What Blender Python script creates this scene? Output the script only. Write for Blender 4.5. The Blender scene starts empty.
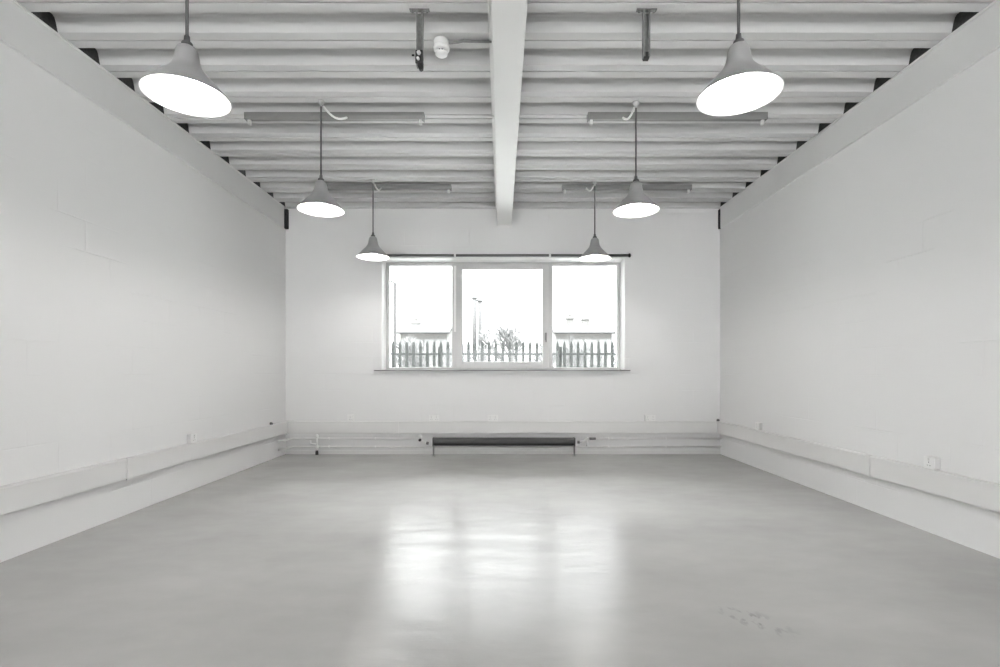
import bpy, bmesh, math, random
from mathutils import Vector, Matrix
random.seed(7)
PI = math.pi
S = bpy.context.scene
COL = S.collection
H = 1.15                       # camera height
XL, XR, YB, YF = -3.02, 3.07, 6.94, -5.2    # room faces: left, right, window wall, rear
ZC = 3.44                      # underside of the roof deck

# ------------------------------------------------------------------ materials
def nt(name):
    m = bpy.data.materials.new(name); m.use_nodes = True
    n = m.node_tree
    return m, n, n.nodes['Principled BSDF']
def simple(name, col, rough=0.5, metal=0.0, noise=0.04, scale=6.0, bump=0.0, bscale=60.0, spec=0.5):
    m, n, b = nt(name)
    tc = n.nodes.new('ShaderNodeTexCoord')
    no = n.nodes.new('ShaderNodeTexNoise'); no.inputs['Scale'].default_value = scale; no.inputs['Detail'].default_value = 4
    n.links.new(tc.outputs['Object'], no.inputs['Vector'])
    mx = n.nodes.new('ShaderNodeMix'); mx.data_type = 'RGBA'
    mx.inputs['A'].default_value = (*[max(0, c*(1-noise)) for c in col], 1)
    mx.inputs['B'].default_value = (*[min(1, c*(1+noise)) for c in col], 1)
    n.links.new(no.outputs['Fac'], mx.inputs['Factor'])
    n.links.new(mx.outputs['Result'], b.inputs['Base Color'])
    b.inputs['Roughness'].default_value = rough; b.inputs['Metallic'].default_value = metal
    b.inputs['Specular IOR Level'].default_value = spec
    if bump:
        n2 = n.nodes.new('ShaderNodeTexNoise'); n2.inputs['Scale'].default_value = bscale; n2.inputs['Detail'].default_value = 3
        n.links.new(tc.outputs['Object'], n2.inputs['Vector'])
        bp = n.nodes.new('ShaderNodeBump'); bp.inputs['Strength'].default_value = bump; bp.inputs['Distance'].default_value = 0.01
        n.links.new(n2.outputs['Fac'], bp.inputs['Height']); n.links.new(bp.outputs['Normal'], b.inputs['Normal'])
    return m
def emit(name, col, st):
    m, n, b = nt(name)
    b.inputs['Base Color'].default_value = (*col, 1)
    b.inputs['Emission Color'].default_value = (*col, 1); b.inputs['Emission Strength'].default_value = st
    return m
def blockwork(name, axis, col):
    """white paint over 440 x 215 mm blockwork: joints only show as a shallow relief"""
    m, n, b = nt(name)
    tc = n.nodes.new('ShaderNodeTexCoord')
    mp = n.nodes.new('ShaderNodeMapping')
    if axis == 'X': mp.inputs['Rotation'].default_value = (PI/2, 0, 0)
    sep = n.nodes.new('ShaderNodeSeparateXYZ'); cmb = n.nodes.new('ShaderNodeCombineXYZ')
    n.links.new(tc.outputs['Object'], sep.inputs[0])
    n.links.new(sep.outputs['Y' if axis == 'Y' else 'X'], cmb.inputs['X'])
    n.links.new(sep.outputs['Z'], cmb.inputs['Y'])
    br = n.nodes.new('ShaderNodeTexBrick')
    br.inputs['Scale'].default_value = 1.0; br.inputs['Brick Width'].default_value = 0.45; br.inputs['Row Height'].default_value = 0.225
    br.inputs['Mortar Size'].default_value = 0.005; br.inputs['Mortar Smooth'].default_value = 0.6
    br.inputs['Color1'].default_value = (1, 1, 1, 1); br.inputs['Color2'].default_value = (1, 1, 1, 1); br.inputs['Mortar'].default_value = (0, 0, 0, 1)
    n.links.new(cmb.outputs[0], br.inputs['Vector'])
    # joints are mostly filled with paint: keep only patches of them
    pn = n.nodes.new('ShaderNodeTexNoise'); pn.inputs['Scale'].default_value = 1.3; pn.inputs['Detail'].default_value = 2
    n.links.new(cmb.outputs[0], pn.inputs['Vector'])
    rp = n.nodes.new('ShaderNodeMapRange'); rp.inputs['From Min'].default_value = 0.5; rp.inputs['From Max'].default_value = 0.7
    n.links.new(pn.outputs['Fac'], rp.inputs['Value'])
    fine = n.nodes.new('ShaderNodeTexNoise'); fine.inputs['Scale'].default_value = 45; fine.inputs['Detail'].default_value = 3
    n.links.new(tc.outputs['Object'], fine.inputs['Vector'])
    inv = n.nodes.new('ShaderNodeMath'); inv.operation = 'SUBTRACT'; inv.inputs[0].default_value = 1.0
    n.links.new(br.outputs['Color'], inv.inputs[1])
    mu = n.nodes.new('ShaderNodeMath'); mu.operation = 'MULTIPLY'
    n.links.new(inv.outputs[0], mu.inputs[0]); n.links.new(rp.outputs['Result'], mu.inputs[1])
    ad = n.nodes.new('ShaderNodeMath'); ad.operation = 'MULTIPLY_ADD'; ad.inputs[1].default_value = -1.0
    fs = n.nodes.new('ShaderNodeMath'); fs.operation = 'MULTIPLY'; fs.inputs[1].default_value = 0.12
    n.links.new(fine.outputs['Fac'], fs.inputs[0])
    n.links.new(mu.outputs[0], ad.inputs[0]); n.links.new(fs.outputs[0], ad.inputs[2])
    bp = n.nodes.new('ShaderNodeBump'); bp.inputs['Strength'].default_value = 0.6; bp.inputs['Distance'].default_value = 0.007
    n.links.new(ad.outputs[0], bp.inputs['Height']); n.links.new(bp.outputs['Normal'], b.inputs['Normal'])
    big = n.nodes.new('ShaderNodeTexNoise'); big.inputs['Scale'].default_value = 0.8; big.inputs['Detail'].default_value = 3
    n.links.new(tc.outputs['Object'], big.inputs['Vector'])
    mx = n.nodes.new('ShaderNodeMix'); mx.data_type = 'RGBA'
    mx.inputs['A'].default_value = (*[c*0.98 for c in col], 1); mx.inputs['B'].default_value = (*[min(1, c*1.015) for c in col], 1)
    n.links.new(big.outputs['Fac'], mx.inputs['Factor']); n.links.new(mx.outputs['Result'], b.inputs['Base Color'])
    b.inputs['Roughness'].default_value = 0.55; b.inputs['Specular IOR Level'].default_value = 0.3
    return m
def floor_mat():
    m, n, b = nt('painted_concrete')
    tc = n.nodes.new('ShaderNodeTexCoord')
    def noise(scale, detail, sx=1, sy=1, dist=0.0):
        mp = n.nodes.new('ShaderNodeMapping'); mp.inputs['Scale'].default_value = (sx, sy, 1)
        n.links.new(tc.outputs['Object'], mp.inputs['Vector'])
        no = n.nodes.new('ShaderNodeTexNoise'); no.inputs['Scale'].default_value = scale; no.inputs['Detail'].default_value = detail
        no.inputs['Distortion'].default_value = dist
        n.links.new(mp.outputs['Vector'], no.inputs['Vector'])
        return no.outputs['Fac']
    cloud = noise(0.9, 5, 1, 1.5, 0.0); fleck = noise(5, 4, 1, 1.8, 0.0)
    r = n.nodes.new('ShaderNodeValToRGB')
    r.color_ramp.elements[0].position = 0.3; r.color_ramp.elements[0].color = (*FLOOR_A, 1)
    r.color_ramp.elements[1].position = 0.72; r.color_ramp.elements[1].color = (*FLOOR_B, 1)
    mxf = n.nodes.new('ShaderNodeMath'); mxf.operation = 'MULTIPLY_ADD'; mxf.inputs[1].default_value = 0.22
    sc = n.nodes.new('ShaderNodeMath'); sc.operation = 'MULTIPLY'; sc.inputs[1].default_value = 0.78
    n.links.new(cloud, sc.inputs[0]); n.links.new(fleck, mxf.inputs[0]); n.links.new(sc.outputs[0], mxf.inputs[2])
    n.links.new(mxf.outputs[0], r.inputs['Fac'])
    # a scuffed patch to the right of the lens
    mp = n.nodes.new('ShaderNodeMapping'); mp.vector_type = 'TEXTURE'
    mp.inputs['Location'].default_value = (1.17, 2.30, 0); mp.inputs['Rotation'].default_value = (0, 0, -0.9); mp.inputs['Scale'].default_value = (0.22, 0.11, 1)
    n.links.new(tc.outputs['Object'], mp.inputs['Vector'])
    ln = n.nodes.new('ShaderNodeVectorMath'); ln.operation = 'LENGTH'; n.links.new(mp.outputs['Vector'], ln.inputs[0])
    fa = n.nodes.new('ShaderNodeMapRange'); fa.inputs['From Min'].default_value = 0.2; fa.inputs['From Max'].default_value = 1.0; fa.inputs['To Min'].default_value = 1.0; fa.inputs['To Max'].default_value = 0.0
    n.links.new(ln.outputs['Value'], fa.inputs['Value'])
    th = n.nodes.new('ShaderNodeMapRange'); th.inputs['From Min'].default_value = 0.52; th.inputs['From Max'].default_value = 0.62; th.inputs['To Max'].default_value = 0.5
    n.links.new(noise(26, 3, 1, 0.5), th.inputs['Value'])
    sm = n.nodes.new('ShaderNodeMath'); sm.operation = 'MULTIPLY'; n.links.new(fa.outputs['Result'], sm.inputs[0]); n.links.new(th.outputs['Result'], sm.inputs[1])
    sx = n.nodes.new('ShaderNodeMix'); sx.data_type = 'RGBA'; sx.inputs['B'].default_value = (0.16, 0.16, 0.155, 1)
    n.links.new(sm.outputs[0], sx.inputs['Factor']); n.links.new(r.outputs['Color'], sx.inputs['A'])
    mr = n.nodes.new('ShaderNodeMapRange')
    mr.inputs['From Min'].default_value = 0.3; mr.inputs['From Max'].default_value = 0.7
    mr.inputs['To Min'].default_value = ROUGH[0]; mr.inputs['To Max'].default_value = ROUGH[1]
    n.links.new(noise(2.2, 5, 1, 1.4, 0.6), mr.inputs['Value'])
    tro = noise(3.2, 4, 0.7, 1.8, 0.3)
    bp = n.nodes.new('ShaderNodeBump'); bp.inputs['Strength'].default_value = 1.0; bp.inputs['Distance'].default_value = 0.0042
    n.links.new(tro, bp.inputs['Height'])
    bp2 = n.nodes.new('ShaderNodeBump'); bp2.inputs['Strength'].default_value = 0.12; bp2.inputs['Distance'].default_value = 0.004
    n.links.new(noise(22, 3, 1, 1.5), bp2.inputs['Height']); n.links.new(bp.outputs['Normal'], bp2.inputs['Normal'])
    # a thin satin seal over the paint: diffuse below, Beckmann gloss on top
    df = n.nodes.new('ShaderNodeBsdfDiffuse'); gl = n.nodes.new('ShaderNodeBsdfGlossy'); gl.distribution = 'BECKMANN'
    fr = n.nodes.new('ShaderNodeFresnel'); fr.inputs['IOR'].default_value = 1.20
    ms = n.nodes.new('ShaderNodeMixShader')
    n.links.new(sx.outputs['Result'], df.inputs['Color']); n.links.new(mr.outputs['Result'], gl.inputs['Roughness'])
    gl.inputs['Color'].default_value = (1, 1, 1, 1)
    for q in (df, gl): n.links.new(bp2.outputs['Normal'], q.inputs['Normal'])
    n.links.new(fr.outputs[0], ms.inputs[0]); n.links.new(df.outputs[0], ms.inputs[1]); n.links.new(gl.outputs[0], ms.inputs[2])
    n.links.new(ms.outputs[0], n.nodes['Material Output'].inputs['Surface']); n.nodes.remove(b)
    return m
def glass_mat():
    m = bpy.data.materials.new('window_glass'); m.use_nodes = True
    n = m.node_tree; n.nodes.clear()
    o = n.nodes.new('ShaderNodeOutputMaterial'); mix = n.nodes.new('ShaderNodeMixShader')
    t = n.nodes.new('ShaderNodeBsdfTransparent'); g = n.nodes.new('ShaderNodeBsdfGlossy'); g.inputs['Roughness'].default_value = 0.02
    t.inputs['Color'].default_value = (0.96, 0.975, 0.965, 1)
    f = n.nodes.new('ShaderNodeFresnel'); f.inputs['IOR'].default_value = 1.45
    n.links.new(f.outputs[0], mix.inputs[0]); n.links.new(t.outputs[0], mix.inputs[1]); n.links.new(g.outputs[0], mix.inputs[2])
    n.links.new(mix.outputs[0], o.inputs['Surface'])
    return m

FLOOR_A, FLOOR_B = (0.395, 0.392, 0.381), (0.505, 0.502, 0.49)
ROUGH = (0.225, 0.268)
WALL = (0.80, 0.798, 0.794)
M = dict(
    wall_y=blockwork('white_painted_blockwork_side', 'Y', WALL),
    wall_x=blockwork('white_painted_blockwork_end', 'X', WALL),
    floor=floor_mat(),
    deck=simple('pale_grey_roof_deck', (0.62, 0.62, 0.617), 0.7, noise=0.03, scale=2.5, spec=0.2),
    steel=simple('white_painted_steel', (0.76, 0.76, 0.75), 0.6, noise=0.03, scale=3, spec=0.3),
    edge=simple('grey_painted_channel', (0.73, 0.73, 0.725), 0.5, noise=0.03, scale=3),
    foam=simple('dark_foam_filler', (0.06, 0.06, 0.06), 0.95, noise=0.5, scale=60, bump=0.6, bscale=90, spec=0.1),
    upvc=simple('white_upvc', (0.57, 0.57, 0.565), 0.3, noise=0.015),
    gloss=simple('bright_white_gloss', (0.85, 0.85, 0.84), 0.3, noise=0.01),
    trunk=simple('white_trunking_plastic', (0.74, 0.735, 0.725), 0.4, noise=0.015),
    pipe=simple('white_gloss_pipe_paint', (0.76, 0.755, 0.745), 0.35, noise=0.02),
    galv=simple('dull_galvanised_steel', (0.22, 0.22, 0.217), 0.5, 0.2, noise=0.35, scale=40),
    black=simple('black_plastic', (0.02, 0.02, 0.02), 0.5, noise=0.1),
    rail=simple('dark_grey_pole', (0.13, 0.13, 0.13), 0.4, 0.2, noise=0.05),
    rad=simple('charcoal_radiator_paint', (0.055, 0.055, 0.055), 0.4, noise=0.1),
    radlo=simple('blackened_radiator_fins', (0.03, 0.03, 0.03), 0.7, noise=0.2),
    shade=simple('grey_enamel', (0.35, 0.35, 0.347), 0.4, noise=0.04, scale=12),
    inner=simple('white_enamel', (0.88, 0.88, 0.87), 0.4, noise=0.01),
    cord=simple('grey_flex', (0.10, 0.10, 0.10), 0.6, noise=0.05),
    batten=simple('grey_batten_enamel', (0.22, 0.22, 0.217), 0.45, noise=0.04),
    bulb=emit('lit_bulb', (1.0, 0.975, 0.955), 95.0),
    glass=glass_mat(),
    fence=simple('weathered_fence_steel', (0.013, 0.014, 0.0135), 1.0, 0.0, noise=0.2, scale=8, spec=0.05),
    bark=simple('grey_bark', (0.07, 0.07, 0.068), 0.9, noise=0.2, scale=10, spec=0.1),
    twig=simple('pale_twigs', (0.065, 0.065, 0.065), 0.9, noise=0.2, scale=10, spec=0.1),
    render=simple('pale_render', (0.068, 0.067, 0.065), 1.0, noise=0.05, spec=0.05),
    roof=simple('pale_slate', (0.013, 0.013, 0.013), 1.0, noise=0.15, scale=5, spec=0.05),
    dglass=simple('dim_house_glass', (0.075, 0.075, 0.075), 0.5, noise=0.1, spec=0.1),
    post=simple('lamp_post_grey', (0.012, 0.012, 0.012), 1.0, 0.0, noise=0.1, spec=0.05),
    stack=simple('pale_flue_steel', (0.022, 0.022, 0.022), 1.0, noise=0.1, spec=0.05),
    ground=simple('pale_yard_concrete', (0.14, 0.14, 0.137), 0.9, noise=0.1, scale=1.5),
)

# ------------------------------------------------------------------ mesh helpers
def box(bm, x0, x1, y0, y1, z0, z1, bev=0.0, mi=0):
    vs = [bm.verts.new(p) for p in ((x0,y0,z0),(x1,y0,z0),(x1,y1,z0),(x0,y1,z0),(x0,y0,z1),(x1,y0,z1),(x1,y1,z1),(x0,y1,z1))]
    fs = [bm.faces.new([vs[i] for i in f]) for f in ((0,3,2,1),(4,5,6,7),(0,1,5,4),(1,2,6,5),(2,3,7,6),(3,0,4,7))]
    for f in fs: f.material_index = mi
    if bev:
        es = list({e for f in fs for e in f.edges})
        r = bmesh.ops.bevel(bm, geom=es, offset=bev, segments=2, affect='EDGES', profile=0.6)
        for f in r['faces']: f.material_index = mi
def frames(pts):
    out = []; up = Vector((0, 0, 1))
    for i, p in enumerate(pts):
        a = pts[max(i-1, 0)]; b = pts[min(i+1, len(pts)-1)]
        t = (b-a).normalized()
        n = t.cross(up)
        if n.length < 1e-3: n = t.cross(Vector((0, 1, 0)))
        n.normalize(); out.append((n, t.cross(n).normalized()))
    return out
def tube(bm, pts, r, seg=10, mi=0, cap=True):
    pts = [Vector(p) for p in pts]
    rs = r if isinstance(r, (list, tuple)) else [r]*len(pts)
    rings = []; fr = frames(pts)
    for k in range(1, len(fr)):                      # keep the frame from flipping
        if fr[k][0].dot(fr[k-1][0]) < 0: fr[k] = (-fr[k][0], -fr[k][1])
    for p, (n, b), rr in zip(pts, fr, rs):
        rings.append([bm.verts.new(p + (n*math.cos(2*PI*i/seg) + b*math.sin(2*PI*i/seg))*rr) for i in range(seg)])
    for a, b in zip(rings, rings[1:]):
        for i in range(seg):
            f = bm.faces.new((a[i], a[(i+1) % seg], b[(i+1) % seg], b[i])); f.smooth = True; f.material_index = mi
    if cap:
        for rg in (rings[0][::-1], rings[-1]):
            f = bm.faces.new(rg); f.material_index = mi
def lathe(bm, prof, c=(0, 0, 0), seg=48, mi=0, smooth=True):
    """prof: list of (radius, z[, material index of the band that starts here])"""
    c = Vector(c); rings = []
    for p in prof:
        r, z = p[0], p[1]
        if r < 1e-5: rings.append([bm.verts.new(c + Vector((0, 0, z)))])
        else: rings.append([bm.verts.new(c + Vector((r*math.cos(2*PI*i/seg), r*math.sin(2*PI*i/seg), z))) for i in range(seg)])
    for k, (a, b) in enumerate(zip(rings, rings[1:])):
        m_ = prof[k][2] if len(prof[k]) > 2 else mi
        for i in range(seg):
            j = (i+1) % seg
            if len(a) == 1 and len(b) == 1: continue
            if len(a) == 1: f = bm.faces.new((a[0], b[j], b[i]))
            elif len(b) == 1: f = bm.faces.new((a[i], a[j], b[0]))
            else: f = bm.faces.new((a[i], a[j], b[j], b[i]))
            f.smooth = smooth; f.material_index = m_
def prism(bm, poly, axis, a0, a1, mi=0):
    """extrude a closed 2D polygon along an axis; poly in the other two axes, in xyz order"""
    def P(u, v, w):
        return {'X': (w, u, v), 'Y': (u, w, v), 'Z': (u, v, w)}[axis]
    A = [bm.verts.new(P(u, v, a0)) for u, v in poly]; B = [bm.verts.new(P(u, v, a1)) for u, v in poly]
    n = len(poly)
    fs = [bm.faces.new(A), bm.faces.new(B[::-1])]
    for i in range(n): fs.append(bm.faces.new((A[i], B[i], B[(i+1) % n], A[(i+1) % n])))
    for f in fs: f.material_index = mi
def obj(name, bm, mats, parent=None, loc=(0, 0, 0)):
    bmesh.ops.recalc_face_normals(bm, faces=bm.faces[:])
    me = bpy.data.meshes.new(name); bm.to_mesh(me); bm.free()
    for m in (mats if isinstance(mats, (list, tuple)) else [mats]): me.materials.append(m)
    o = bpy.data.objects.new(name, me); COL.objects.link(o); o.location = loc
    if parent: o.parent = parent
    return o
def B(): return bmesh.new()
def tag(o, label, cat, group=None):
    o['label'] = label; o['category'] = cat
    if group: o['group'] = group
    return o
def thing(name, label, cat, loc=(0, 0, 0), rz=0, group=None):
    o = bpy.data.objects.new(name, None); COL.objects.link(o); o.empty_display_size = 0.1
    o.location = loc; o.rotation_euler = (0, 0, rz)
    return tag(o, label, cat, group)
def struct(name, bm, mats):
    o = obj(name, bm, mats); o['kind'] = 'structure'; return o
def dup(root, loc, label, rz=None):
    r = root.copy(); COL.objects.link(r); r.location = loc; r['label'] = label
    if rz is not None: r.rotation_euler = (0, 0, rz)
    for ch in list(root.children):
        c = ch.copy(); COL.objects.link(c); c.parent = r
        for g in list(ch.children):
            d = g.copy(); COL.objects.link(d); d.parent = c
    return r

# ------------------------------------------------------------------ room shell
bm = B(); box(bm, XL-0.3, XR+0.3, YF, YB+0.36, -0.2, 0.0); struct('floor', bm, M['floor'])
BZ0, BZ1 = H+1.995, ZC                                  # edge channels sit on the side walls
bm = B(); box(bm, XL-0.3, XL, YF, YB, 0, BZ0); struct('wall_left', bm, M['wall_y'])
bm = B(); box(bm, XL-0.3, XL-0.24, YF, YB, BZ0, ZC+0.2); struct('trim_3', bm, M['wall_y'])
bm = B(); box(bm, XR, XR+0.3, YF, YB, 0, BZ0); struct('wall_right', bm, M['wall_y'])
bm = B(); box(bm, XR+0.24, XR+0.3, YF, YB, BZ0, ZC+0.2); struct('trim_4', bm, M['wall_y'])
WX0, WX1, WZ0, WZ1 = -1.676, 1.739, H+0.02, H+1.60       # window opening
bm = B()
box(bm, XL-0.3, WX0, YB, YB+0.36, 0, ZC+0.2); box(bm, WX1, XR+0.3, YB, YB+0.36, 0, ZC+0.2)
box(bm, WX0, WX1, YB, YB+0.36, 0, WZ0); box(bm, WX0, WX1, YB, YB+0.36, WZ1, ZC+0.2)
struct('wall_back', bm, M['wall_x'])
# unseen rear wall behind the viewer; its wide opening is added for fill daylight
RX, RZ0, RZ1 = 2.3, 0.0, 2.05
bm = B()
box(bm, XL-0.3, -RX, YF-0.25, YF, 0, ZC+0.2); box(bm, RX, XR+0.3, YF-0.25, YF, 0, ZC+0.2)
box(bm, -RX, RX, YF-0.25, YF, RZ1, ZC+0.2)
struct('wall_front', bm, M['wall_x'])

# profiled roof deck: troughs run across the room
PER, Y0, DEP = 0.352, 3.068, 0.095
prof = []
def seam(y):  # one period that starts at the seam of a lower flange
    s = 0.007
    p = [(y-s, 0), (y-s*0.6, 0.022), (y+s*0.6, 0.022), (y+s, 0), (y+0.080, 0)]
    # rounded web up into the trough and down again
    p += [(y+0.088, 0.030), (y+0.096, 0.062), (y+0.104, 0.082), (y+0.118, DEP), (y+0.232, DEP), (y+0.246, 0.084), (y+0.256, 0.062), (y+0.264, 0.030), (y+0.272, 0)]
    return p
k = -24
while Y0 + k*PER < YB - 0.02:
    if Y0 + k*PER > YF - 0.3: prof += seam(Y0 + k*PER)
    k += 1
prof = [(y, z) for y, z in prof if y < YB - 0.001] + [(YB+0.02, 0)]
bm = B()
xa, xb = XL-0.27, XR+0.27
for dz, flip in ((0, False), (0.03, True)):
    A = [bm.verts.new((xa, y, ZC+z+dz)) for y, z in prof]; C = [bm.verts.new((xb, y, ZC+z+dz)) for y, z in prof]
    for i in range(len(prof)-1): bm.faces.new((A[i], A[i+1], C[i+1], C[i]))
struct('ceiling', bm, M['deck'])
# dark foam closing the troughs above the channels, plus a dark fill behind them
def foam(name, xi, xo):
    bm = B()
    k = -24
    while Y0 + k*PER < YB:
        y = Y0 + k*PER; k += 1
        if y < YF or y + 0.272 > YB: continue
        p = [(y+0.078, -0.004), (y+0.088, 0.030), (y+0.096, 0.062), (y+0.104, 0.082), (y+0.118, DEP+0.004), (y+0.232, DEP+0.004), (y+0.246, 0.084), (y+0.256, 0.062), (y+0.264, 0.030), (y+0.274, -0.004)]
        prism(bm, [(a, ZC+b) for a, b in p], 'X', xi, xo)
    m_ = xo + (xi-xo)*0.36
    box(bm, min(xo, m_), max(xo, m_), YF, YB, BZ0, ZC-0.004)  # dark block behind the channel, stands in for shade in the cavity
    struct(name, bm, M['foam'])
foam('trim_1', XL+0.030, XL-0.22); foam('trim_2', XR-0.030, XR+0.22)

# ------------------------------------------------------------------ steel
def channel(label, face, out, yend, w_end):
    t = thing('edge_channel', label, 'beam', ((face+out)/2, 0, BZ0), group=None)
    s = 1 if out > face else -1
    cx = (face+out)/2
    bm = B(); box(bm, *sorted((face-cx, face+s*0.012-cx)), YF, yend, 0.0, BZ1-BZ0, 0.003); obj('web', bm, M['edge'], t)
    bm = B(); box(bm, *sorted((face-s*0.010-cx, out-cx)), YF, yend, BZ1-BZ0-0.016, BZ1-BZ0-0.001, 0.004); obj('flange', bm, M['steel'], t)
    bm = B(); box(bm, *sorted((face+s*0.012-cx, out-cx)), YF, yend, 0.0, 0.012); obj('flange', bm, M['edge'], t)
    bm = B(); box(bm, *sorted((face-s*w_end-cx, face+s*0.02-cx)), YB-0.05, YB-0.001, 0.005, BZ1-BZ0-0.02, 0.003); o = obj('end_packer', bm, M['foam'], t); o['label'] = 'dark packing at the end of the channel'
channel('long grey painted steel channel along the top of the left wall', XL+0.022, XL-0.10, YB-0.10, 0.024)
channel('long grey painted steel channel along the top of the right wall', XR-0.022, XR+0.10, YB-0.06, 0.006)
t = thing('steel_beam', 'white painted steel beam running along the middle of the ceiling', 'beam', (0.046, 0, ZC))
BB = H+2.053-ZC
def flange(x0, x1, z0, z1):
    bm = B(); box(bm, x0, x1, YF, YB-0.001, z0, z1, 0.004); return bm
obj('bottom_flange', flange(-0.100, 0.098, BB, BB+0.014), M['steel'], t)
obj('web', flange(-0.008, 0.008, BB+0.014, -0.012), M['steel'], t)
obj('top_flange', flange(-0.128, 0.118, -0.014, -0.001), M['steel'], t)

# ------------------------------------------------------------------ window
FY0, FY1 = YB+0.26, YB+0.33
win = bpy.data.objects.new('window_1', None); COL.objects.link(win); win['kind'] = 'structure'; win.location = (0, FY0, WZ0)
def wz(z): return z - WZ0
zb, zt = WZ0+0.012, WZ1
bm = B()
box(bm, WX0, WX0+0.05, 0, 0.07, wz(zb), wz(zt), 0.004); box(bm, WX1-0.05, WX1, 0, 0.07, wz(zb), wz(zt), 0.004)
box(bm, WX0+0.05, WX1-0.05, 0, 0.07, wz(zt)-0.055, wz(zt), 0.004); box(bm, WX0+0.05, WX1-0.05, 0, 0.07, wz(zb), wz(zb)+0.035, 0.004)
for a, b in ((-0.713, -0.650), (0.686, 0.749)): box(bm, a, b, 0, 0.07, wz(zb)+0.035, wz(zt)-0.055, 0.004)
obj('window_frame', bm, M['upvc'], win)
for a, b in ((WX0+0.05, -0.713), (0.749, WX1-0.05)):
    bm = B(); box(bm, a, b, 0.03, 0.05, wz(zb)+0.035, wz(zt)-0.055); obj('pane', bm, M['glass'], win)
bm = B(); s0, s1, u0, u1 = -0.655, 0.692, wz(zb)+0.012, wz(zt)-0.035
for a in ((s0, s0+0.092, u0, u1), (s1-0.088, s1, u0, u1), (s0+0.092, s1-0.088, u1-0.075, u1), (s0+0.092, s1-0.088, u0, u0+0.105)):
    box(bm, a[0], a[1], -0.022, 0.03, a[2], a[3], 0.006)
sash = obj('sash', bm, M['upvc'], win)
bm = B(); box(bm, s0+0.092, s1-0.088, 0.0, 0.02, u0+0.105, u1-0.075); obj('pane', bm, M['glass'], sash)
bm = B(); box(bm, 0.636, 0.664, -0.034, -0.022, 0.44, 0.55, 0.004); tube(bm, [(0.65, -0.034, 0.52), (0.65, -0.062, 0.52), (0.65, -0.066, 0.50), (0.65, -0.066, 0.41)], 0.010, 8)
hd = obj('sash_handle', bm, M['batten'], sash); hd['label'] = 'grey sash handle'
# white strip added to stand in for a bright line on the left mullion
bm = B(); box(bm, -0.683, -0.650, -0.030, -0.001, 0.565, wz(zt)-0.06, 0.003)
tr = obj('bright_strip', bm, M['gloss'], win); tr['label'] = 'white strip on the left mullion'
# reveal lining, gloss white
bm = B()
box(bm, WX0, WX0+0.006, -0.25, 0, 0.02, wz(WZ1)); box(bm, WX1-0.006, WX1, -0.25, 0, 0.02, wz(WZ1)); box(bm, WX0+0.006, WX1-0.006, -0.25, 0, wz(WZ1)-0.006, wz(WZ1))
obj('reveal_lining', bm, M['gloss'], win)
bm = B(); box(bm, WX0-0.09, WX1+0.06, -0.325, -0.262, -0.006, 0.008, 0.003); se = obj('sill_nosing', bm, M['batten'], win); se['label'] = 'grey sill edge'
bm = B(); box(bm, WX0+0.001, WX1-0.001, -0.262, 0.07, 0.0005, 0.012)
obj('window_sill', bm, M['upvc'], win)

# curtain pole over the window
PZ, PY = H+1.622, YB-0.055
t = thing('curtain_pole', 'slim dark grey curtain pole fixed above the window', 'curtain pole', (0, YB, PZ))
bm = B(); tube(bm, [(-1.655, -0.055, 0), (1.775, -0.055, 0)], 0.018, 14); obj('pole', bm, M['rail'], t)
for x in (-1.655, 1.775):
    bm = B(); s = 1 if x > 0 else -1
    tube(bm, [(x-s*0.004, -0.055, 0), (x+s*0.006, -0.055, 0), (x+s*0.02, -0.055, 0), (x+s*0.034, -0.055, 0)], [0.018, 0.028, 0.028, 0.012], 14); obj('finial', bm, M['black'], t)
for x in (-0.64, 0.68):
    bm = B(); tube(bm, [(x-0.014, -0.055, 0), (x+0.014, -0.055, 0)], 0.024, 14); box(bm, x-0.012, x+0.012, -0.04, -0.0, -0.014, 0.03, 0.003)
    o = obj('bracket', bm, M['gloss'], t); o['label'] = 'white pole bracket'

# ------------------------------------------------------------------ pendant lamps
def make_pendant(label, RIM):
    t = thing('pendant_lamp', label, 'lamp', (0, 0, ZC), group='bell shaped pendant lamps')
    bm = B(); lathe(bm, [(0, 0), (0.028, 0), (0.028, -0.010), (0.022, -0.022), (0.010, -0.028), (0.008, -0.05), (0, -0.05)], seg=28); obj('ceiling_rose', bm, M['deck'], t)
    zr = RIM-ZC
    za = zr+0.245
    bm = B(); tube(bm, [(0, 0, -0.05), (0, 0, za+0.03)], 0.0075, 10); obj('cord', bm, M['cord'], t)
    bm = B(); lathe(bm, [(0, 0.045), (0.012, 0.045), (0.014, 0.02), (0.024, 0.012), (0.026, -0.005), (0, -0.005)], (0, 0, za), 24); obj('cord_grip', bm, M['cord'], t)
    out = [(0.0, 0.245), (0.022, 0.243), (0.040, 0.232), (0.048, 0.215), (0.053, 0.185), (0.058, 0.160), (0.066, 0.138), (0.082, 0.115), (0.105, 0.090), (0.130, 0.064), (0.156, 0.036), (0.178, 0.012), (0.186, 0.002)]
    p = [(r, z, 0) for r, z in out] + [(0.191, -0.001, 0), (0.192, -0.006, 1), (0.188, -0.008, 1)]
    p += [(max(r-0.004, 0), z-0.004, 1) for r, z in out[::-1]]
    bm = B(); lathe(bm, p, (0, 0, zr), 64); obj('lamp_shade', bm, [M['shade'], M['inner']], t)
    bm = B(); lathe(bm, [(0, 0.14), (0.019, 0.14), (0.021, 0.118), (0.034, 0.10), (0.045, 0.078), (0.047, 0.058), (0.041, 0.036), (0.026, 0.020), (0, 0.014)], (0, 0, zr), 28); o = obj('bulb', bm, M['bulb'], t); o['label'] = 'lit white bulb'
    bm = B(); lathe(bm, [(0, 0.235), (0.02, 0.235), (0.022, 0.138), (0, 0.138)], (0, 0, zr), 20); obj('bulb_holder', bm, M['gloss'], t)
    return t
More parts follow.
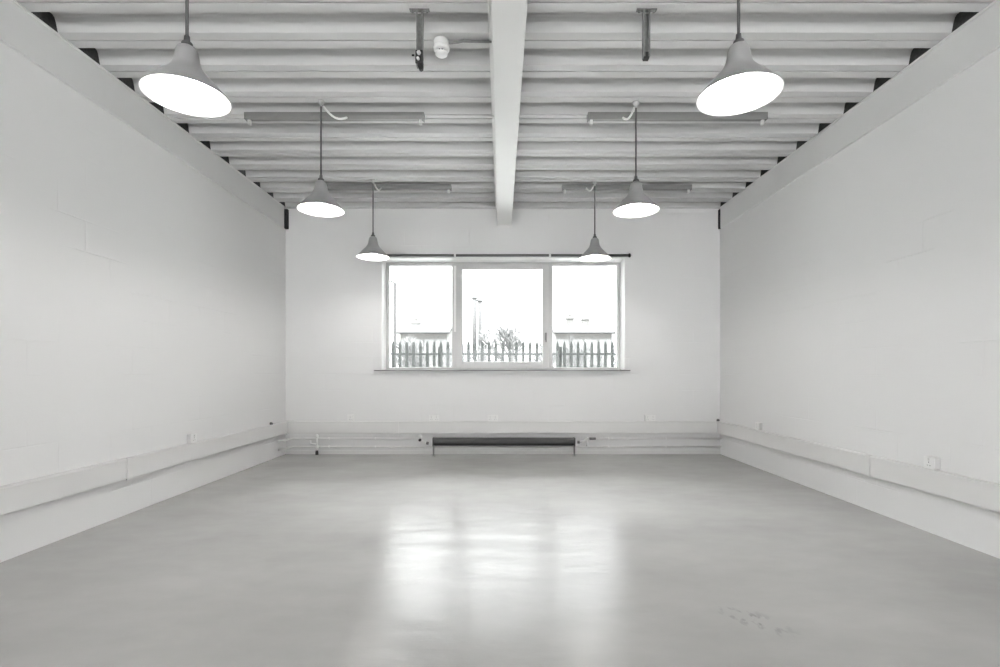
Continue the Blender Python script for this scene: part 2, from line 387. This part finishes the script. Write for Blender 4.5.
p0 = make_pendant('large looking grey pendant lamp nearest to the viewer, on the left side', H+1.337)
p0.location = (-1.522, 2.40, ZC)
dup(p0, (1.145, 2.385, ZC), 'large looking grey pendant lamp nearest to the viewer, on the right side')
p1 = make_pendant('grey pendant lamp in the middle of the left row of three', H+1.372)
p1.location = (-1.52, 4.18, ZC)
for x, y, lb in ((-1.525, 5.90, 'grey pendant lamp at the left edge of the window head'),
                 (1.145, 4.20, 'grey pendant lamp in the middle of the right row of three'),
                 (1.130, 5.965, 'grey pendant lamp hanging in front of the right window pane')):
    dup(p1, (x, y, ZC), lb)

# ------------------------------------------------------------------ fluorescent battens with a white flex to the lamps
def make_batten(label):
    t = thing('fluorescent_batten', label, 'light fitting', (0, 0, ZC), group='tubeless fluorescent battens')
    L = 0.78
    bm = B(); prism(bm, [(-0.032, 0), (0.032, 0), (0.032, -0.030), (0.020, -0.058), (-0.020, -0.058), (-0.032, -0.030)], 'X', -L, L); obj('spine', bm, M['batten'], t)
    for s in (-1, 1):
        bm = B(); box(bm, *sorted((s*L, s*(L+0.012))), -0.034, 0.034, -0.062, -0.0, 0.003); obj('end_cap', bm, M['batten'], t)
        bm = B(); box(bm, *sorted((s*(L-0.035), s*(L-0.008))), -0.016, 0.016, -0.098, -0.057, 0.006); o = obj('lamp_holder', bm, M['steel'], t); o['label'] = 'white lamp holder'
    return t
b0 = make_batten('grey fluorescent batten with no tube, left of the beam and nearer the viewer')
b0.location = (-1.471, 4.39, ZC)
dup(b0, (1.558, 4.39, ZC), 'grey fluorescent batten with no tube, right of the beam and nearer the viewer')
dup(b0, (-1.40, 6.07, ZC), 'grey fluorescent batten with no tube, left of the beam and near the window wall')
dup(b0, (1.54, 6.07, ZC), 'grey fluorescent batten with no tube, right of the beam and near the window wall')
for x0, y0, x1, y1, lb in ((-1.52, 4.18, -1.36, 4.37, 'short white flex looping from the left middle lamp to its batten'),
                           (1.145, 4.20, 1.075, 4.37, 'short white flex looping from the right middle lamp to its batten'),
                           (-1.525, 5.90, -1.46, 6.04, 'short white flex at the ceiling above the far left lamp'),
                           (1.13, 5.98, 1.04, 6.04, 'short white flex at the ceiling above the far right lamp')):
    pts = []
    for i in range(9):
        u = i/8
        pts.append((x0+(x1-x0)*u, y0+0.045+(y1-y0-0.045)*u, ZC-0.02-0.05*math.sin(PI*u)-0.025*u))
    bm = B(); tube(bm, pts, 0.009, 8); o = obj('flex_cable', bm, M['gloss']); tag(o, lb, 'cable', 'white flexes at the lamps')

# thin conduits between the battens and the beam
for x0, x1, y, lb in ((-0.675, -0.065, 4.45, 'thin pale conduit between left nearer batten and beam'), (0.150, 0.76, 4.45, 'thin pale conduit between right nearer batten and beam')):
    bm = B(); tube(bm, [(x0, y-0.04, ZC-0.016), (x0+0.02*(1 if x0 < 0 else 1), y-0.04, ZC-0.016), (x1, y-0.04, ZC-0.016)], 0.010, 8)
    o = obj('conduit', bm, M['steel']); tag(o, lb, 'conduit', 'ceiling conduits')

# ------------------------------------------------------------------ cut off channel hangers
def hanger(x, y, zb_, label, clamp):
    t = thing('channel_hanger', label, 'bracket', (x, y, ZC), group='galvanised ceiling hangers')
    bm = B(); box(bm, -0.064, 0.064, -0.022, 0.005, -0.007, 0.0, 0.002); obj('fixing_plate', bm, M['galv'], t)
    for s in (-1, 1):
        bm = B(); lathe(bm, [(0, -0.016), (0.009, -0.016), (0.009, -0.007), (0, -0.007)], (s*0.046, -0.008, 0), 6, smooth=False); obj('bolt', bm, M['galv'], t)
    z1 = zb_-ZC
    bm = B()                                            # lipped channel, open to the viewer
    box(bm, -0.021, 0.021, 0.017, 0.020, z1, -0.007)
    box(bm, -0.021, -0.018, -0.020, 0.017, z1, -0.007); box(bm, 0.018, 0.021, -0.020, 0.017, z1, -0.007)
    box(bm, -0.018, -0.010, -0.020, -0.017, z1, -0.007); box(bm, 0.010, 0.018, -0.020, -0.017, z1, -0.007)
    obj('channel', bm, M['galv'], t)
    if clamp:
        bm = B(); box(bm, -0.024, 0.024, -0.036, -0.021, z1+0.005, z1+0.085, 0.004); obj('clamp', bm, M['black'], t)
        bm = B(); tube(bm, [(0, -0.036, z1+0.062), (0, -0.050, z1+0.062)], 0.013, 6); tube(bm, [(-0.004, -0.036, z1+0.026), (-0.004, -0.058, z1+0.020)], 0.009, 10); o = obj('bolt', bm, M['gloss'], t); o['label'] = 'bright bolt'
        bm = B(); tube(bm, [(-0.03, -0.028, z1+0.055), (-0.046, -0.028, z1+0.055)], 0.006, 8); obj('stud', bm, M['black'], t); bm = B(); tube(bm, [(0.004, -0.01, z1+0.01), (0.012, -0.01, z1-0.03)], [0.022, 0.012], 10); obj('cable_end', bm, M['black'], t)
    else:
        bm = B(); box(bm, -0.019, 0.016, -0.019, 0.017, z1-0.012, z1+0.03, 0.004); obj('end_nut', bm, M['black'], t)
hanger(-0.514, 3.138, H+1.935, 'grey channel hanger with black clamp, left of beam beside round detector', True)
hanger(0.920, 3.138, H+1.99, 'shorter plain grey channel hanger dropping from ceiling right of the beam', False)

# smoke detector on a round conduit box
t = thing('smoke_detector', 'round white smoke detector on the ceiling left of the beam', 'smoke detector', (-0.412, 3.42, ZC))
bm = B(); lathe(bm, [(0, 0), (0.050, 0), (0.052, -0.006), (0.052, -0.040), (0.049, -0.046), (0, -0.046)], seg=36); obj('mounting_box', bm, M['steel'], t)
bm = B(); lathe(bm, [(0, -0.046), (0.054, -0.046), (0.056, -0.052), (0.054, -0.066), (0.044, -0.072), (0, -0.072)], seg=36); obj('base', bm, M['gloss'], t)
bm = B(); lathe(bm, [(0.030, -0.072), (0.030, -0.090), (0.0, -0.090)], seg=24); o = obj('chamber', bm, M['batten'], t); o['label'] = 'grey sensing chamber'
for i in range(10):
    a = 2*PI*i/10
    bm = B(); box(bm, -0.003, 0.003, 0.030, 0.041, -0.090, -0.072); bmesh.ops.rotate(bm, verts=bm.verts[:], cent=(0, 0, 0), matrix=Matrix.Rotation(a, 3, 'Z')); obj('vent_rib', bm, M['gloss'], t)
bm = B(); lathe(bm, [(0.043, -0.088), (0.042, -0.096), (0.030, -0.106), (0.0, -0.110), ], seg=36); lathe(bm, [(0.043, -0.088), (0.0, -0.088)], seg=36); obj('cap', bm, M['gloss'], t)
bm = B(); tube(bm, [(-0.362, 3.42, ZC-0.016), (-0.30, 3.415, ZC-0.014), (-0.26, 3.405, ZC-0.013), (-0.20, 3.41, ZC-0.012), (-0.065, 3.41, ZC-0.012)], 0.010, 10)
tag(obj('conduit', bm, M['batten']), 'thin bent conduit running from the smoke detector to the beam', 'conduit', 'ceiling conduits')

# ------------------------------------------------------------------ trunking
TZ0, TZ1, TD = 0.292, 0.462, 0.05
def trunking(label, p0, p1, nrm, joints):
    """p0,p1 on the wall face; nrm = direction into the room"""
    p0, p1, nrm = Vector(p0), Vector(p1), Vector(nrm)
    d = (p1-p0); L = d.length; d.normalize()
    t = thing('cable_trunking', label, 'cable trunking', (*p0, TZ0), math.atan2(d.y, d.x))
    side = 1 if Vector((-d.y, d.x)).dot(nrm) > 0 else -1
    hgt = TZ1-TZ0
    def yy(a, b): return sorted((side*a, side*b))
    bm = B(); box(bm, 0, L, *yy(0.0, TD-0.008), 0, hgt, 0.003); obj('body', bm, M['trunk'], t)
    cuts = [0.0] + joints + [L]
    for a, b in zip(cuts, cuts[1:]):
        bm = B(); box(bm, a+0.003, b-0.003, *yy(TD-0.008, TD), 0.008, hgt-0.008, 0.003); box(bm, a+0.003, b-0.003, *yy(TD-0.008, TD+0.003), hgt-0.016, hgt-0.004, 0.002); obj('lid', bm, M['trunk'], t)
    for j in joints:
        bm = B(); box(bm, j-0.022, j+0.022, *yy(TD-0.006, TD+0.007), -0.002, hgt+0.002, 0.002); obj('joint_cover', bm, M['trunk'], t)
    return t
trunking('white cable trunking along the left wall', (XL, YF+0.3), (XL, YB), (1, 0), [2.0, 3.95-YF-0.3])
trunking('white cable trunking along the right wall', (XR, YF+0.3), (XR, YB), (-1, 0), [2.5, 4.07-YF-0.3])
trunking('white cable trunking along window wall below the window', (XL+TD+0.0035, YB), (XR-TD-0.0035, YB), (0, -1), [-1.5-XL])
# dark cable grommets beside the corners
for x, y, s, lb in ((XL, 6.48, 1, 'small dark cable grommet above left wall trunking near the corner'), (XR-0.03, YB-0.0, 0, 'small dark cable grommet above the trunking at the right corner')):
    bm = B(); c = Vector((x, y, TZ1+0.012))
    dd = Vector((1, 0, 0)) if s else Vector((0, -1, 0))
    tube(bm, [c, c+dd*0.012, c+dd*0.03], [0.02, 0.02, 0.013], 14); tag(obj('cable_grommet', bm, M['rail']), lb, 'grommet', 'cable grommets')
bm = B(); tube(bm, [(XL+0.012, 6.50, TZ1+0.008), (XL+0.012, 6.90, TZ1+0.008), (XL+0.014, 6.92, TZ1+0.009), (XL+0.03, 6.928, TZ1+0.008), (XL+0.12, 6.928, TZ1+0.008)], 0.007, 8)
tag(obj('cable', bm, M['trunk']), 'thin pale cable on top of the trunking in the left corner', 'cable')

# ------------------------------------------------------------------ sockets
def make_socket(double, label):
    w = 0.146 if double else 0.086
    t = thing('wall_socket', label, 'socket', group='white wall sockets')
    bm = B(); box(bm, -w/2+0.002, w/2-0.002, -0.036, 0.0, 0.002, 0.084, 0.003); obj('back_box', bm, M['trunk'], t)
    bm = B(); box(bm, -w/2, w/2, -0.046, -0.036, 0, 0.086, 0.004); fp = obj('face_plate', bm, M['gloss'], t)
    for c in ((-0.036, 0.036) if double else (0.0,)):
        bm = B(); box(bm, c-0.006, c+0.006, -0.051, -0.046, 0.058, 0.076, 0.002); obj('switch', bm, M['trunk'], fp)
        bm = B()
        for a, b, ww, hh in ((0, 0.046, 0.003, 0.009), (-0.011, 0.024, 0.008, 0.003), (0.011, 0.024, 0.008, 0.003)):
            box(bm, c+a-ww/2, c+a+ww/2, -0.0468, -0.0458, b-hh/2, b+hh/2)
        obj('pin_hole', bm, M['black'], fp)
    return t
SZ = TZ1+0.004
s1 = make_socket(False, 'single white socket on window wall near the left corner'); s1.location = (-2.10, YB, SZ)
s2 = make_socket(True, 'double white socket on window wall above left end of the radiator'); s2.location = (-0.935, YB, SZ)
dup(s2, (-0.115, YB, SZ-0.002), 'double white socket on window wall above the middle of the radiator')
dup(s2, (2.08, YB, SZ-0.002), 'double white socket on window wall near the right corner')
dup(s1, (XL, 4.80, SZ), 'single white socket on the left wall above the trunking', PI/2)
dup(s1, (XR, 3.50, SZ), 'white socket on the right wall nearest the viewer', -PI/2)
dup(s1, (XR, 5.85, SZ), 'white socket on the right wall near the far corner', -PI/2)

# ------------------------------------------------------------------ heating
def pipe_thing(z, label, cut):
    t = thing('heating_pipe', label, 'pipe', (0, YB, z), group='white heating pipes')
    yo = -0.035
    for (a, b) in cut:
        pts = [(a, yo, 0), (b, yo, 0)]
        if a < -2.9: pts = [(-2.99, yo-0.26, 0), (-2.955, yo-0.25, 0), (-2.94, yo-0.22, 0), (-2.93, yo-0.04, 0), (-2.92, yo-0.012, 0), (-2.89, yo, 0), (b, yo, 0)]
        bm = B(); tube(bm, pts, 0.014, 12); obj('pipe_run', bm, M['pipe'], t)
    for x in (-2.4, -1.75, 1.5, 2.3):
        bm = B(); tube(bm, [(x-0.008, yo, 0), (x+0.008, yo, 0)], 0.018, 12); box(bm, x-0.007, x+0.007, yo, 0, -0.008, 0.008, 0.002); obj('pipe_clip', bm, M['gloss'], t)
    return t
pipe_thing(0.222, 'upper white heating pipe along the window wall under the trunking', [(XL, -1.13), (1.20, XR)])
pipe_thing(0.105, 'lower white heating pipe along the window wall just above the floor', [(XL, XR)])
# timber skirting strip along the window wall
bm = B(); box(bm, XL+0.001, XR-0.001, YB-0.012, YB, 0.0, 0.05, 0.003); o = struct('baseboard_back', bm, M['pipe'])

# drain riser near the left corner
t = thing('drain_riser', 'short vertical white pipe with black foot below trunking at left', 'pipe', (-2.556, YB-0.035, 0))
bm = B(); tube(bm, [(0, -0.032, 0.05), (0, -0.032, 0.285)], 0.013, 12); obj('riser', bm, M['gloss'], t)
bm = B(); tube(bm, [(0, -0.032, 0.0), (0, -0.032, 0.03), (0, -0.032, 0.062)], [0.022, 0.022, 0.017], 14); o = obj('foot', bm, M['black'], t); o['label'] = 'black foot'
for z in (0.105, 0.255):
    bm = B(); tube(bm, [(0, -0.032, z-0.024), (0, -0.032, z-0.018), (0, -0.032, z+0.018), (0, -0.032, z+0.024)], [0.014, 0.021, 0.021, 0.014], 12); obj('coupling', bm, M['gloss'], t)
bm = B(); tube(bm, [(0, -0.032, 0.15), (-0.08, -0.032, 0.15), (-0.09, -0.032, 0.16), (-0.09, -0.032, 0.20)], 0.012, 10); obj('stub', bm, M['gloss'], t)

# low radiator on two legs
RX0, RX1 = -0.925, 1.005
t = thing('low_radiator', 'long low charcoal radiator on legs under the window', 'radiator', ((RX0+RX1)/2, YB-0.12, 0))
hw = (RX1-RX0)/2
bm = B(); prism(bm, [(-0.055, 0.178), (-0.055, 0.222), (-0.045, 0.242), (0.05, 0.242), (0.05, 0.178)], 'X', -hw, hw); obj('top_casing', bm, M['rad'], t)
bm = B(); box(bm, -hw+0.01, hw-0.01, -0.03, 0.045, 0.14, 0.178)
obj('lower_tube', bm, M['radlo'], t)
x = -hw+0.02
bm = B(); box(bm, 0, 0.003, -0.048, -0.03, 0.138, 0.178); fin = obj('fin', bm, M['radlo'], t, (x, 0, 0)); x += 0.024
while x < hw-0.02:
    c = fin.copy(); COL.objects.link(c); c.location = (x, 0, 0); c.parent = t; x += 0.024
for s in (-1, 1):
    bm = B(); box(bm, *sorted((s*hw, s*(hw+0.012))), -0.06, 0.052, 0.132, 0.246, 0.003); obj('end_plate', bm, M['radlo'], t)
    bm = B(); box(bm, *sorted((s*(hw-0.012), s*(hw+0.010))), -0.052, -0.034, 0.008, 0.135, 0.002); box(bm, *sorted((s*(hw-0.03), s*(hw+0.02))), -0.066, -0.02, 0.0, 0.008, 0.002); obj('leg', bm, M['galv'], t)
def valve(label, x, s, black_z):
    t = thing('radiator_valve', label, 'valve', (x, YB-0.10, 0.20))
    bm = B(); tube(bm, [(0, 0.06, 0.022), (0, 0.0, 0.022), (0, -0.012, 0.016), (s*0.02, -0.015, 0.0), (s*0.095, -0.015, -0.032)], [0.014, 0.015, 0.016, 0.017, 0.016], 12); obj('elbow', bm, M['gloss'], t)
    bm = B(); tube(bm, [(0, -0.008, 0.014), (0, -0.04, 0.014), (0, -0.046, 0.014)], [0.02, 0.02, 0.012], 12); o = obj('lockshield_cap', bm, M['black'], t); o['label'] = 'black cap'
    bm = B(); tube(bm, [(0, -0.005, 0.03), (0, -0.005, 0.055), (0, -0.005, 0.078), (0, -0.005, 0.084)], [0.020, 0.024, 0.022, 0.014], 14); obj('valve_head', bm, M['gloss'], t)
    bm = B(); tube(bm, [(s*0.085, -0.015, -0.028), (s*0.118, -0.015, -0.034)], [0.022, 0.022], 6); o = obj('nut', bm, M['galv'], t); o['label'] = 'dark nut'
valve('white valve with black cap at the left end of the radiator', -1.115, 1, 0)
t = thing('radiator_valve', 'white elbow valve lying at the right end of the radiator', 'valve', (1.10, YB-0.11, 0.185))
bm = B(); tube(bm, [(-0.02, 0, 0), (0.03, 0, 0.006), (0.055, 0.0, 0.02), (0.08, 0.02, 0.034), (0.11, 0.07, 0.037)], 0.016, 12); obj('elbow', bm, M['gloss'], t)
bm = B(); tube(bm, [(-0.045, 0, -0.002), (-0.012, 0, -0.002)], 0.022, 6); o = obj('nut', bm, M['galv'], t); o['label'] = 'dark nut'
bm = B(); tube(bm, [(0.13, 0.045, 0.040), (0.215, 0.045, 0.040)], 0.017, 10); o = obj('grip', bm, M['galv'], t); o['label'] = 'dark valve grip'
bm = B(); tube(bm, [(0.10, 0.06, 0.012), (0.10, 0.06, -0.04), (0.10, 0.068, -0.07)], 0.012, 10); obj('drop_pipe', bm, M['gloss'], t)

# ------------------------------------------------------------------ outside the window
bm = B(); box(bm, -60, 60, -60, YF-0.25, -0.3, -0.1); box(bm, -60, 60, YB+0.36, 140, -0.3, -0.1); o = struct('yard_ground', bm, M['ground'])
FY = 11.2
t = thing('palisade_fence', 'dark steel palisade fence with pointed pales outside the window', 'fence', (0, FY, -0.1))
ft = H+0.70+0.1
for z in (0.35, ft-0.29):
    bm = B(); box(bm, -5.2, 5.2, 0.01, 0.05, z-0.025, z+0.02, 0.004); obj('rail', bm, M['fence'], t)
for x in (-4.15, -1.40, 1.355, 4.10):
    bm = B(); box(bm, x-0.03, x+0.03, 0.05, 0.11, 0, ft-0.12); obj('post', bm, M['fence'], t)
def pale():
    bm = B(); w, d = 0.033, 0.012
    prof = [(-w, 0.0), (w, 0.0), (w, ft-0.09), (w*0.55, ft-0.03), (0, ft), (-w*0.55, ft-0.03), (-w, ft-0.09)]
    prism(bm, prof, 'Y', -0.006, 0.010)
    prism(bm, [(-0.008, 0.02), (0.008, 0.02), (0.008, ft-0.10), (0, ft-0.06), (-0.008, ft-0.10)], 'Y', -0.014, -0.006)
    return bm
x = -5.13+0.054
pale0 = obj('pale', pale(), M['fence'], t, (x, 0, 0)); x += 0.155
while x < 5.15:
    c = pale0.copy(); COL.objects.link(c); c.location = (x, 0, 0); c.parent = t; x += 0.155

# street lamp left of the window centre
def px(xp, y): return (xp-501)/495*y
def pz(yp, y): return H + (372-yp)/495*y
y = 15.0
t = thing('street_lamp', 'grey street lamp seen through the left pane beyond the fence', 'street lamp', (px(395, y), y, -0.1))
top = pz(283, y)+0.1
bm = B(); tube(bm, [(0, 0, 0), (0, 0, 1.0), (0, 0, 1.02), (0, 0, top)], [0.075, 0.075, 0.055, 0.05], 12); obj('pole', bm, M['post'], t)
bm = B(); tube(bm, [(0, 0, top-0.02), (-0.03, 0.0, top+0.02), (-0.12, 0, top+0.05), (-0.18, 0, top+0.05)], 0.02, 8); obj('arm', bm, M['post'], t)
bm = B(); prism(bm, [(-0.42, top+0.03), (-0.40, top+0.07), (-0.2, top+0.085), (-0.15, top+0.07), (-0.15, top+0.03)], 'Y', -0.07, 0.07); obj('lantern', bm, M['post'], t)

# bare trees and shrubs
def bare(label, cat, name, loc, h, spread, levels, trunkh, seed, group=None, r0=0.05):
    rnd = random.Random(seed)
    t = thing(name, label, cat, loc, group=group)
    trunk, twigs = B(), B()
    def grow(p, d, L, r, lv):
        q = p + d*L*0.5 + Vector((rnd.uniform(-1, 1), rnd.uniform(-1, 1), 0))*L*0.06
        e = q + (d + Vector((rnd.uniform(-.2, .2), rnd.uniform(-.2, .2), rnd.uniform(-.05, .2)))).normalized()*L*0.5
        tube(trunk if lv >= levels-1 else twigs, [p, q, e], [r, r*0.88, r*0.75], 5 if lv < levels-1 else 8, cap=False)
        if lv == 0: return
        for _ in range(rnd.choice((3, 3, 4))):
            a = rnd.uniform(0, 2*PI); s = spread*rnd.uniform(0.5, 1.1)
            nd = (d + Vector((math.cos(a)*s, math.sin(a)*s, rnd.uniform(-0.1, 0.25)))).normalized()
            st = p.lerp(e, rnd.uniform(0.6, 1.0))
            grow(st, nd, L*rnd.uniform(0.6, 0.8), r*0.72, lv-1)
    if trunkh > 0: grow(Vector((0, 0, 0)), Vector((0, 0, 1)), trunkh, r0, levels)
    else:
        for _ in range(5): 
            a = rnd.uniform(0, 2*PI); grow(Vector((rnd.uniform(-.3, .3), rnd.uniform(-.2, .2), 0)), Vector((math.cos(a)*.3, math.sin(a)*.3, 1)).normalized(), h*0.38, r0, levels)
    obj('trunk', trunk, M['bark'], t); obj('twigs', twigs, M['twig'], t)
    return t
y = 22.0
bare('bare branched tree seen through the middle pane', 'tree', 'bare_tree', (px(510, y), y, -0.1), 4, 0.62, 5, 1.4, 3, r0=0.12)
sh = 'leafless shrubs beyond the fence'
for i, (xp, yy, hh, lb) in enumerate(((408, 17.5, 2.5, 'low leafless shrub beyond the fence behind the street lamp'),
                                 (440, 22.5, 2.6, 'leafless shrub beyond fence at the right side of left pane'),
                                 (472, 17.5, 2.3, 'leafless shrub beyond fence at the foot of the twin flues'),
                                 (536, 24.5, 2.8, 'leafless shrub beyond fence right of the bare tree'),
                                 (567, 17.5, 2.5, 'leafless shrub beyond fence at the left side of right pane'),
                                 (600, 22.5, 2.6, 'leafless shrub beyond fence at the right side of right pane'))):
    bare(lb, 'shrub', 'bare_shrub', (px(xp, yy), yy, -0.1), hh, 0.45, 4, 0, 20+i, sh, 0.035)

# twin flues
y = 42.0
t = thing('flue_stack', 'tall pale twin flue stack far beyond the fence in the middle pane', 'chimney', (px(477, y), y, -0.1))
for dx, zt_ in ((-0.22, pz(296, y)), (0.26, pz(299, y))):
    bm = B(); tube(bm, [(dx, 0, 0), (dx, 0, zt_+0.1)], 0.17, 14); tube(bm, [(dx, 0, zt_-0.15), (dx, 0, zt_-0.05)], 0.23, 14); obj('flue', bm, M['stack'], t)
bm = B(); box(bm, -0.3, 0.35, -0.03, 0.03, pz(300, y), pz(300, y)+0.12); box(bm, -0.3, 0.35, -0.03, 0.03, 3.0, 3.1); obj('brace', bm, M['stack'], t)

# houses
def house(label, x0, x1, y, ye, yr, chims, depth=7.0):
    X0, X1 = px(x0, y), px(x1, y); ze, zr = pz(ye, y), pz(yr, y)
    t = thing('house', label, 'house', ((X0+X1)/2, y, -0.1), group='distant houses')
    w = (X1-X0)/2
    bm = B(); box(bm, -w, w, 0, depth, 0, ze+0.1); prism(bm, [(0.0, ze+0.1), (depth, ze+0.1), (depth/2, zr+0.1)], 'X', -w, w); obj('wall', bm, M['render'], t)
    bm = B()
    prism(bm, [(-0.35, ze+0.0), (-0.35, ze+0.12), (depth/2, zr+0.32), (depth/2, zr+0.16)], 'X', -w-0.2, w+0.2)
    prism(bm, [(depth+0.35, ze+0.0), (depth+0.35, ze+0.12), (depth/2, zr+0.32), (depth/2, zr+0.16)], 'X', -w-0.2, w+0.2)
    obj('roof', bm, M['roof'], t)
    n = 4
    for i in range(n):
        cx = -w + (i+0.5)*2*w/n
        bm = B(); box(bm, cx-0.45, cx+0.45, -0.03, 0.05, ze-1.4, ze-0.35); obj('house_window', bm, M['dglass'], t)
    for xp, yp in chims:
        cx = px(xp, y) - (X0+X1)/2
        bm = B(); zt_ = pz(yp, y)+0.1; box(bm, cx-0.3, cx+0.3, depth/2-0.3, depth/2+0.3, zr-0.4, zt_, 0.02); box(bm, cx-0.36, cx+0.36, depth/2-0.36, depth/2+0.36, zt_-0.25, zt_-0.1); tube(bm, [(cx, depth/2, zt_), (cx, depth/2, zt_+0.3)], 0.12, 8); obj('chimney', bm, M['render'], t)
house('pale distant house behind the left pane', 400, 447, 36, 333, 322, [(408, 316)])
house('pale distant house with two chimneys behind the right pane', 556, 612, 38, 333, 323, [(576, 311), (593, 312)])

# ------------------------------------------------------------------ daylight
SKY = 1.2
w = bpy.data.worlds.new('World'); S.world = w; w.use_nodes = True
wn = w.node_tree; bg = wn.nodes['Background']; bg.inputs['Strength'].default_value = SKY
# bright overcast sky: thin cloud overhead, dimmer towards the horizon
tc = wn.nodes.new('ShaderNodeTexCoord'); sp = wn.nodes.new('ShaderNodeSeparateXYZ'); mr = wn.nodes.new('ShaderNodeMapRange')
mr.inputs['To Min'].default_value = 1.0; mr.inputs['To Max'].default_value = 72.0
pw = wn.nodes.new('ShaderNodeMath'); pw.operation = 'POWER'; pw.inputs[1].default_value = 4.0; pw.use_clamp = True
mx0 = wn.nodes.new('ShaderNodeMath'); mx0.operation = 'MAXIMUM'; mx0.inputs[1].default_value = 0.0
mu = wn.nodes.new('ShaderNodeVectorMath'); mu.operation = 'SCALE'; mu.inputs[0].default_value = (0.975, 0.98, 1.0)
wn.links.new(tc.outputs['Generated'], sp.inputs[0]); wn.links.new(sp.outputs['Z'], mx0.inputs[0]); wn.links.new(mx0.outputs[0], pw.inputs[0]); wn.links.new(pw.outputs[0], mr.inputs['Value'])
ax = wn.nodes.new('ShaderNodeMapRange')             # the brighter side of the sky is to the left
ax.inputs['From Min'].default_value = -1.0; ax.inputs['From Max'].default_value = 0.2; ax.inputs['To Min'].default_value = 1.85; ax.inputs['To Max'].default_value = 1.0
wn.links.new(sp.outputs['X'], ax.inputs['Value'])
am = wn.nodes.new('ShaderNodeMath'); am.operation = 'MULTIPLY'
wn.links.new(mr.outputs['Result'], am.inputs[0]); wn.links.new(ax.outputs['Result'], am.inputs[1])
wn.links.new(am.outputs[0], mu.inputs['Scale']); wn.links.new(mu.outputs[0], bg.inputs['Color'])

# ------------------------------------------------------------------ camera
cam = bpy.data.cameras.new('Camera'); co = bpy.data.objects.new('Camera', cam); COL.objects.link(co)
co.location = (0, 0, H); co.rotation_euler = (PI/2, 0, 0)
cam.sensor_width = 36; cam.sensor_fit = 'HORIZONTAL'; cam.lens = 495*36/1000
cam.shift_x = -0.001; cam.shift_y = 0.0385; cam.clip_start = 0.02; cam.clip_end = 300
S.camera = co
vs = S.view_settings
vs.view_transform = 'Standard'; vs.look = 'None'; vs.gamma = 1; vs.use_curve_mapping = False; vs.exposure = 1.25
